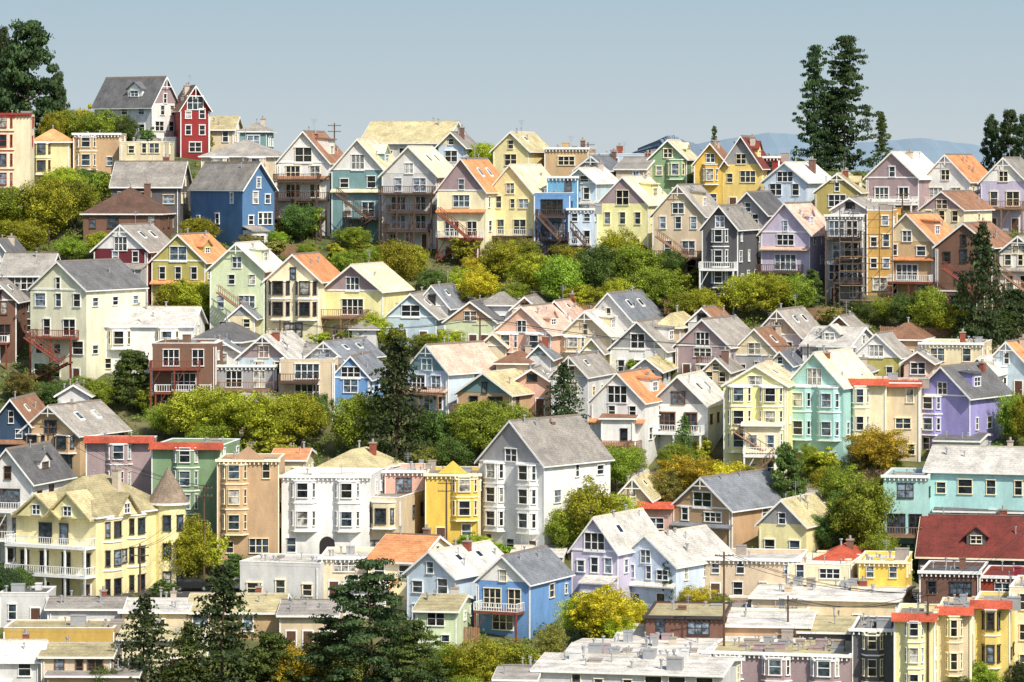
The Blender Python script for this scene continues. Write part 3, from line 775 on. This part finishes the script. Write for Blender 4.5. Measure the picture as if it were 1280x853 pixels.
KN={'bs':('leafy_tree','rounded leafy tree'),'bl':('leafy_tree','full-crowned leafy tree'),'w':('leafy_tree','broad spreading leafy tree'),'cy':('cypress_tree','dense spreading cypress tree'),'co':('conifer_tree','tall narrow ragged conifer'),'p':('pine_tree','layered pyramidal pine tree'),'op':('pine_tree','open-branched spreading pine tree')}
tn=0
def tree(u,vb,w,h,kind,tint,Y=None,where='among hillside houses',xyz=None):
    global tn; tn+=1; rg=random.Random(tn)
    if xyz:
        x,y,wm_,hh=xyz; z=T(x,y); sx=wm_
    else:
        y=Y or hit(u,vb); x=(u-640)/F*y; z=T(x,y); s=F/y
        zt=-(vb-h-VH)*y/F; hh=max(2.5,zt-z); sx=min(w/s,hh*1.6)
    r=bpy.data.objects.new(KN[kind][0],None); col.objects.link(r); r.location=(x,y,z); r.rotation_euler=(0,0,rg.uniform(0,6.28)); r.scale=(sx*rg.uniform(.95,1.12),sx*rg.uniform(.95,1.12),hh)
    c=mk('crown',rg.choice(V[kind]),r); me=c.data
    if not me.materials: me.materials.append(leafmat('g',LC['g']))
    c.material_slots[0].link='OBJECT'; c.material_slots[0].material=leafmat(tint,LC[tint])
    mk('trunk',TRK[kind],r)
    top(r,f"{CN[tint]} {KN[kind][1]} {where}",'tree','trees on the hillside')
TR=[
(35,150,104,132,'cy','k',618),(5,150,64,124,'cy','k',625),(72,152,40,66,'cy','k',620),(85,188,64,58,'bl','g',604),(125,190,60,60,'bl','g',602),(158,192,40,50,'bl','d',602),(185,195,34,40,'bs','d',600),(108,176,34,52,'bs','y',610),(140,178,40,40,'bs','d',612),(66,180,40,46,'bl','l',600),(255,195,30,36,'bs','g',606),
(490,190,32,36,'bl','g',590),(605,214,62,42,'bl','l',585),(700,205,20,26,'bs','g',590),(893,190,16,34,'co','d',600),
(1018,218,66,164,'co','k',640),(1056,224,92,182,'co','k',640),(1038,222,84,110,'co','k',642),(1102,205,34,64,'co','d',640),(1240,205,34,66,'cy','k',630),(1262,205,42,72,'cy','k',625),(1280,205,34,66,'cy','k',620),
(20,300,95,75,'w','g'),(60,305,90,95,'bl','l'),(95,290,70,74,'bl','g'),(30,322,80,55,'bl','l'),(78,262,62,60,'bl','l'),(118,262,30,52,'bs','g'),(5,270,40,40,'bl','d'),(110,250,40,36,'bl','g'),
(375,305,60,56,'bl','d'),(392,300,36,46,'bs','g'),(355,300,30,30,'bs','l'),(318,305,30,34,'bs','g'),(250,312,40,24,'bs','g'),(420,335,40,34,'bs','l'),(385,330,40,30,'bl','g'),(345,322,34,26,'bs','v'),(310,325,34,24,'bs','g'),
(450,335,44,40,'bs','g'),(495,372,76,76,'bl','l'),(515,352,56,52,'bl','l'),(470,345,44,40,'bl','g'),(540,385,54,54,'bl','d'),(440,350,40,34,'bs','v'),
(600,392,66,64,'w','y'),(575,378,50,46,'bl','l'),(625,354,70,58,'bl','l'),(655,342,56,46,'bl','g'),(665,378,74,70,'bl','l'),(700,390,80,80,'bl','g'),(640,395,60,44,'bl','g'),(712,357,60,54,'bl','l'),(745,378,76,76,'bl','d'),(775,347,70,64,'bl','l'),(795,370,80,74,'bl','g'),(820,392,76,66,'bl','g'),(836,362,56,56,'bl','d'),(725,394,56,44,'w','l'),(770,397,60,52,'bl','l'),(850,376,40,44,'bs','g'),(878,406,60,52,'bl','l'),(800,335,30,34,'bs','o'),(590,352,40,34,'bl','o'),(850,406,54,44,'bl','g'),
(930,400,68,62,'bl','l'),(962,404,72,68,'w','l'),(992,400,64,66,'bl','g'),(1015,385,40,50,'cy','d'),(905,395,30,30,'bs','y'),
(1075,412,56,40,'bl','d'),(1105,408,50,38,'bl','g'),(1160,425,68,70,'bl','g'),(1135,418,60,58,'bl','d'),(1188,427,58,54,'bl','l'),(1228,440,105,165,'p','k'),(1202,430,50,90,'p','d'),(1268,425,54,66,'cy','k'),(1248,430,60,50,'bl','d'),(1040,410,40,30,'bs','v'),
(240,404,76,58,'bl','l'),(215,400,58,52,'bl','l'),(268,406,44,40,'bl','g'),(370,395,20,26,'bs','g'),(125,400,24,30,'bs','d'),
(465,442,58,54,'bl','l'),(445,444,44,40,'bl','g'),(495,447,44,46,'bs','g'),(620,462,30,34,'bs','l'),(560,447,54,40,'bl','l'),(400,440,34,28,'bs','l'),(330,440,34,24,'bs','g'),
(165,512,74,78,'cy','d'),(120,515,60,44,'bl','g'),(70,520,60,50,'bl','d'),(25,505,50,44,'bl','v'),(60,480,34,30,'bs','d'),(180,520,40,40,'bs','g'),(100,500,40,34,'bl','g'),
(240,560,88,80,'bl','l'),(285,568,98,92,'w','l'),(335,570,98,92,'bl','l'),(375,562,78,80,'bl','l'),(205,550,54,50,'bl','g'),(265,576,74,54,'bl','g'),(400,548,44,64,'bl','d'),
(497,592,130,176,'p','k'),(440,577,66,90,'bl','g'),(540,587,74,84,'bl','d'),(470,550,50,60,'cy','d'),(600,592,100,100,'w','g'),(640,582,64,84,'bl','g'),(570,602,60,64,'bl','d'),(705,562,90,112,'p','k'),(680,582,54,64,'bl','g'),(770,620,60,70,'bl','g'),(790,602,50,50,'bl','g'),
(820,477,46,34,'bl','l'),(790,472,24,24,'bs','g'),(855,592,54,76,'p','d'),(845,602,54,54,'bl','g'),(880,578,34,34,'bs','l'),
(860,632,90,72,'w','o'),(905,628,84,58,'bl','y'),(835,638,54,54,'bl','v'),(935,632,58,56,'bl','v'),(985,645,60,96,'cy','d'),(965,590,34,60,'p','d'),(1012,602,34,50,'bl','g'),(885,640,60,44,'bl','y'),
(1098,602,88,76,'w','o'),(1075,600,50,50,'bl','v'),(1050,657,70,82,'bl','g'),(1080,702,96,114,'bl','g'),(1060,692,66,84,'bl','d'),(1105,672,66,88,'bl','g'),(1035,632,54,54,'bl','l'),(1100,720,60,60,'bl','g'),(1030,690,50,50,'bl','d'),
(1265,562,54,80,'bl','g'),(1282,570,44,88,'bl','l'),(1240,587,40,40,'bs','d'),
(740,704,100,110,'w','l'),(770,692,74,84,'bl','l'),(710,702,64,74,'bl','g'),(700,692,44,44,'bl','l'),(600,702,70,36,'w','l'),(585,696,44,34,'bs','g'),(625,706,50,30,'bs','g'),
(240,732,74,92,'bl','l'),(262,722,48,62,'bs','l'),(225,704,34,54,'bs','g'),(292,738,44,48,'cy','d'),(25,762,44,60,'bl','d'),(5,772,50,70,'bl','k'),(205,752,40,30,'bs','d'),
(278,885,170,184,'p','k'),(180,885,120,146,'p','k'),(235,890,110,116,'p','d'),(462,895,190,196,'op','k'),(520,895,110,120,'op','d'),(415,892,110,120,'op','k'),(425,885,116,96,'bl','v'),(340,890,90,104,'cy','d'),(375,885,90,90,'bl','o'),(350,872,80,64,'bl','d'),(130,895,60,70,'bl','d'),(225,880,70,60,'bl','v'),
(560,880,74,84,'bl','g'),(600,887,96,100,'w','l'),(640,880,84,88,'bl','g'),(580,902,64,64,'bl','g'),(665,872,64,64,'w','o'),(690,838,54,60,'bl','v'),(630,897,94,64,'bl','l'),(545,860,40,50,'bl','v'),
(755,812,104,88,'w','y'),(725,803,64,64,'bl','l'),(790,803,60,60,'bl','y'),(770,815,64,54,'bl','l'),(836,764,34,70,'cy','k'),(870,768,64,38,'bl','o'),(900,772,54,30,'bl','g'),
(1225,884,64,60,'bl','g'),(1200,892,44,50,'bl','d'),(1275,884,44,60,'bl','k'),(1120,740,50,46,'bl','g'),(1140,722,30,44,'bs','d'),(1165,730,24,30,'bs','v'),
(670,470,30,20,'bs','g'),(880,488,30,22,'bs','g'),(1000,492,28,26,'bs','g'),(640,442,28,28,'bs','g'),
]
for t in TR: tree(*t[:6],Y=(t[6] if len(t)>6 else None))
cs=[(f[0],f[1],math.cos(f[2]),math.sin(f[2]),f[3],f[4]) for f in FOOT]
def free(x,y,m=.4,fr=.6):
    for cx,cy,c,s_,w,d in cs:
        dx=x-cx;dy=y-cy; lx=dx*c+dy*s_; ly=-dx*s_+dy*c
        if abs(lx)<w/2+m and -fr<ly<d+m: return False
    return True
rg=random.Random(9); n=0; tries=0
while n<60 and tries<6000:
    tries+=1; y=rg.uniform(455,583); x=rg.uniform(-.135,.135)*y
    if not free(x,y,1.2,2.2): continue
    n+=1; s=rg.uniform(2.6,5.2); tree(0,0,0,0,rg.choice(['bs','bl','w']),rg.choice('llggdv'),xyz=(x,y,s*rg.uniform(1.0,1.5),s))
# undergrowth
rs=np.random.RandomState(3); P=[];Nn=[];S=[]
cnt=0
while cnt<3000:
    y=rs.uniform(398,596); x=rs.uniform(-.137,.137)*y
    if 432<y<442 or not free(x,y): cnt+=.2; continue
    cnt+=1
    n=50; cr=rs.uniform(.5,1.5); dd=rs.normal(size=(n,3)); dd/=np.linalg.norm(dd,axis=1,keepdims=True); dd[:,2]=abs(dd[:,2])
    P.append(np.array([x,y,T(x,y)])+dd*cr*rs.uniform(.6,1,size=(n,1))); Nn.append(dd+rs.normal(size=(n,3))*.5); S.append(rs.uniform(.18,.4,size=n))
me=leafmesh('undergrowth',np.concatenate(P),np.concatenate(Nn),np.concatenate(S),rs)
me.materials.append(leafmat('under',(.18,.22,.045)))
o=mk('undergrowth',me); top(o,'low shrubs and ivy covering the slope between houses','shrubs'); o['kind']='stuff'
# ---------------------------------------------------------------- ground
xs=sorted(set(list(np.linspace(-110,110,111))+[-12000,-6000,-3000,-1500,-800,-400,-200,-140,140,200,400,800,1500,3000,6000,12000]))
ys=sorted(set(list(np.linspace(380,700,161))+[-3000,-1000,-400,-50,0,80,160,300,340,740,760,800,900,1000,1500,2500,5000,9000,20000]+[433,441]))
vs=[(x,y,T(x,y)) for y in ys for x in xs]; nx=len(xs)
fs=[(j*nx+i,j*nx+i+1,(j+1)*nx+i+1,(j+1)*nx+i) for j in range(len(ys)-1) for i in range(nx-1)]
me=bpy.data.meshes.new('ground'); me.from_pydata(vs,[],fs); me.update()
m,nt,b=newmat('ground_soil'); tc=N(nt,'ShaderNodeTexCoord'); cr=N(nt,'ShaderNodeValToRGB')
nt.links.new(noise(nt,tc.outputs['Object'],.25,8,.65),cr.inputs[0]); e=cr.color_ramp.elements
e[0].position=.35; e[0].color=(.05,.07,.02,1); e[1].position=.65; e[1].color=(.2,.16,.09,1); x=e.new(.5); x.color=(.1,.11,.035,1)
nt.links.new(cr.outputs[0],b.inputs['Base Color']); b.inputs['Roughness'].default_value=.95
me.materials.append(m); g=mk('ground',me); g['kind']='structure'; g['label']='sloping soil and grass hillside'; g['category']='ground'
rb=MB(); rb.box(-90,90,433.3,440.7,-50,-48.83,0); 
for i in range(30):
    x=-88+i*6; rb.box(x,x+2.5,436.9,437.05,-48.829,-48.822,1)
ro=rb.obj('road',[plain('asphalt',(64,64,66),.9,0,.15),plain('road_paint',(210,210,205))]); ro['kind']='structure'; ro['label']='asphalt street with dashed centre line'; ro['category']='road'
rb=MB(); rb.box(-90,90,440.72,442.5,-50,-48.68,0); ro=rb.obj('pavement',[plain('concrete',(150,146,140),.9)]); ro['kind']='structure'; ro['label']='raised concrete pavement with kerb'; ro['category']='pavement'
def hill(u0,u1,Y,prof,seed,c):
    rg=np.random.RandomState(seed); n=90; vs=[];fs=[]
    for i in range(n):
        t=i/(n-1); u=u0+(u1-u0)*t; x=(u-640)/F*Y
        z=(VH-np.interp(u,[p[0] for p in prof],[p[1] for p in prof]))*Y/F + rg.uniform(-1,1)*Y/F*.8
        for k in range(6): vs.append((x+rg.uniform(-3,3),Y-600+k*200 if k<4 else Y+k*200,[-90,-50+(z+50)*.3,-20+(z+20)*.65,z,z*.7,-90][k]))
    for i in range(n-1):
        for k in range(5): fs.append((i*6+k,(i+1)*6+k,(i+1)*6+k+1,i*6+k+1))
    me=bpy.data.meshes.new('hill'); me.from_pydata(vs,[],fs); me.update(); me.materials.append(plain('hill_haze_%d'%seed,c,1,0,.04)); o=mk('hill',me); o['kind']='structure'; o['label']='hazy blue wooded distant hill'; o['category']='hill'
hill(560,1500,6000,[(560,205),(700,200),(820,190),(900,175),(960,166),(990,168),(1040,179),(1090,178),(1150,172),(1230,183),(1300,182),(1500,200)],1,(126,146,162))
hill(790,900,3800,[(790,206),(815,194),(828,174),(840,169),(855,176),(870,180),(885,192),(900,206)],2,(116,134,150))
# ---------------------------------------------------------------- utility poles, wires, cars, scaffolding
def pole(u,vb,vt,Y=None):
    y=Y or hit(u,vb); x=(u-640)/F*y; z=T(x,y); h=-(vt-VH)*y/F-z
    r=bpy.data.objects.new('utility_pole',None); col.objects.link(r); r.location=(x,y,z)
    b=MB(); b.beam((0,0,-1),(0,0,h),.15,0,.09,n=8); b.obj('post',[plain('pole_wood',(92,70,54),.9,0,.2)],r)
    for k,zz in enumerate((h-.4,h-1.3)):
        b=MB(); b.box(-1.0,1.0,-.18,-.1,zz-.05,zz+.05,0)
        for q in (-.9,-.45,.45,.9): b.beam((q,-.15,zz+.05),(q,-.15,zz+.2),.04,1)
        b.obj('crossarm',[plain('pole_wood',(92,70,54)),plain('insulator',(120,130,135),.4)],r)
    top(r,'wooden utility pole with two crossarms and insulators','utility pole','utility poles'); return (x,y-.15,z+h-.25)
p1=pole(255,735,606); p2=pole(1160,905,738); p3=pole(418,236,154); p4=pole(905,860,690); p5=pole(60,640,530); p6=pole(985,830,745); p7=pole(1290,800,640)
pole(558,720,600); pole(735,232,178); p8=pole(1128,300,240); p9=pole(600,470,395); p10=pole(1010,500,430); p11=pole(175,780,680); p12=pole(350,480,400)
def wire(p,q,sag=1.2):
    b=MB(); 
    for off in (-.9,.45,.9):
        pr=None
        for i in range(13):
            t=i/12; c=(p[0]+off+(q[0]-p[0])*t,p[1]+(q[1]-p[1])*t,p[2]+(q[2]-p[2])*t-sag*4*t*(1-t))
            if pr: b.beam(pr,c,.024,0,n=4)
            pr=c
    o=b.obj('power_line',[plain('cable',(30,30,32),.6)]); top(o,'sagging black overhead power cables between poles','power line','power lines')
wire(p4,p2); wire(p2,p7); wire(p6,p2); wire(p1,p5); wire(p9,p10); wire(p12,p9); wire(p11,p1)
ys_=hit(1090,384)-.6; xs0=(1050-640)/F*ys_; zs=T(xs0,ys_); r=bpy.data.objects.new('scaffolding',None); col.objects.link(r); r.location=(xs0,ys_,zs); r.rotation_euler=(0,0,-.12)
b=MB(); hs=-(258-VH)*ys_/F-zs
for i in range(5):
    for yy in (0,-1.2): b.beam((i*1.8,yy,-1),(i*1.8,yy,hs),.05,n=5)
for k in range(6):
    z=1.2+k*2.0
    if z>hs: break
    for yy in (0,-1.2): b.beam((0,yy,z+1),(7.2,yy,z+1),.04,n=5)
    for i in range(4):
        if (i+k)%2: b.beam((i*1.8,-1.2,z),((i+1)*1.8,-1.2,z+2),.035,n=4)
b.obj('frame',[plain('scaffold_pipe',(110,100,96),.6,.4)],r)
for k in range(6):
    z=1.2+k*2.0
    if z>hs: break
    b=MB(); b.box(0,7.2,-1.15,-.05,z-.05,z); b.obj('plank_platform',[plain('plank',(166,132,92),.9)],r)
top(r,'pipe scaffolding with plank platforms against a house','scaffolding')
def car(x,y,rot,c,lab):
    z=-48.82 ; r=bpy.data.objects.new('parked_car',None); col.objects.link(r); r.location=(x,y,z); r.rotation_euler=(0,0,rot)
    b=MB(); prof=[(-2.2,.35),(-2.25,.75),(-2.1,.95),(-1.3,1.02),(-.7,1.45),(.9,1.47),(1.6,1.02),(2.15,.9),(2.25,.7),(2.2,.35)]
    b.prism([(p[0],-.86,p[1]) for p in prof],(0,1.72,0),0); bo=b.obj('body',[plain('car_paint_'+lab,c,.25,.2,.03)],r)
    for yy in (-.875,.862):
        b=MB(); b.prism([(-1.1,yy,1.05),(-.66,yy,1.38),(.85,yy,1.39),(1.35,yy,1.05)],(0,.012,0),0)
        b.obj('side_window',[glassmat()],bo)
    for wx in (-1.4,1.4):
        for wy in (-.88,.70): 
            b=MB(); b.beam((wx,wy,.34),(wx,wy+.2,.34),.34,0,n=16); b.beam((wx,wy-.01,.34),(wx,wy+.21,.34),.18,1,n=12); b.obj('wheel',[plain('tyre',(25,25,26),.9),plain('rim',(170,170,172),.4,.6)],r)
    top(r,lab+' parked car at the kerb','car','cars parked along the kerb')
car(-36.6,439.3,0.05,(40,42,46),'dark grey'); car(-31,439.3,0.02,(190,190,192),'silver'); car(12,439.4,0,(120,30,28),'red'); car(-26,434.6,3.14,(210,210,210),'white')
def fence(u0,v0,u1,v1):
    ya=hit(u0,v0); yb=hit(u1,v1); A=Vector(((u0-640)/F*ya,ya,0)); B=Vector(((u1-640)/F*yb,yb,0)); L=(B-A).length; n=int(L/.25); b=MB()
    rg=random.Random(int(u0))
    for i in range(n):
        t=i/n; x=(B.x-A.x)*t; y=(B.y-A.y)*t; z=T(A.x+x,A.y+y)-T(A.x,A.y); b.box(x,x+.21,y-.02,y+.02,z-.4,z+1.75+rg.uniform(-.04,.04))
        if i%9==0: b.box(x,x+.12,y+.02,y+.12,z-.4,z+1.9)
    o=b.obj('fence',[plain('fence_wood',(140,108,84),.9,0,.3)],None,(A.x,A.y,T(A.x,A.y))); top(o,'weathered wooden board fence between back gardens','fence','garden fences')
for q in ((300,322,400,322),(430,345,500,345),(560,395,640,395),(700,398,800,400),(830,392,900,394),(980,402,1060,402),(200,535,290,537),(410,592,500,594),(780,610,850,608),(1060,606,1140,604),(500,800,600,806),(860,770,960,772),(560,552,690,552),(1100,425,1200,428)): fence(*q)
# ---------------------------------------------------------------- world, sun, camera
w=bpy.data.worlds.new('World'); sc.world=w; w.use_nodes=True; nt=w.node_tree; bg=nt.nodes['Background']
sun=Vector((.54,-.80,.0)).normalized(); el=math.radians(45); d=Vector((sun.x*math.cos(el),sun.y*math.cos(el),math.sin(el)))
sk=N(nt,'ShaderNodeTexSky'); sk.sky_type='NISHITA'; sk.sun_disc=False; sk.sun_elevation=el; sk.sun_rotation=math.atan2(sun.x,sun.y)
sk.dust_density=1.5; sk.ozone_density=1.5
ST=.15
tc=N(nt,'ShaderNodeTexCoord'); sep=N(nt,'ShaderNodeSeparateXYZ'); nt.links.new(tc.outputs['Generated'],sep.inputs[0])
m1=N(nt,'ShaderNodeMix',data_type='RGBA'); nt.links.new(mapr(nt,sep.outputs[2],0,.045,0,1),m1.inputs[0])
m1.inputs[6].default_value=(.58/ST,.645/ST,.675/ST,1); m1.inputs[7].default_value=(.42/ST,.555/ST,.64/ST,1)
m2=N(nt,'ShaderNodeMix',data_type='RGBA'); nt.links.new(mapr(nt,sep.outputs[2],.05,.35,0,1),m2.inputs[0])
nt.links.new(m1.outputs[2],m2.inputs[6]); nt.links.new(sk.outputs[0],m2.inputs[7])
nt.links.new(m2.outputs[2],bg.inputs[0]); bg.inputs[1].default_value=ST
L=bpy.data.lights.new('sun','SUN'); L.energy=5.0; L.angle=math.radians(.5); L.color=(1,.93,.79); lo=bpy.data.objects.new('sun',L); col.objects.link(lo); lo.rotation_euler=d.to_track_quat('Z','Y').to_euler()
cam=bpy.data.cameras.new('camera'); co=bpy.data.objects.new('camera',cam); col.objects.link(co); co.location=(0,0,0); co.rotation_euler=(math.pi/2,0,0)
cam.sensor_width=36; cam.lens=F/1280*36; cam.shift_y=-(426.5-VH)/1280; cam.clip_start=1; cam.clip_end=40000; sc.camera=co
sc.view_settings.view_transform='Standard'; sc.view_settings.look='None'; sc.view_settings.exposure=0
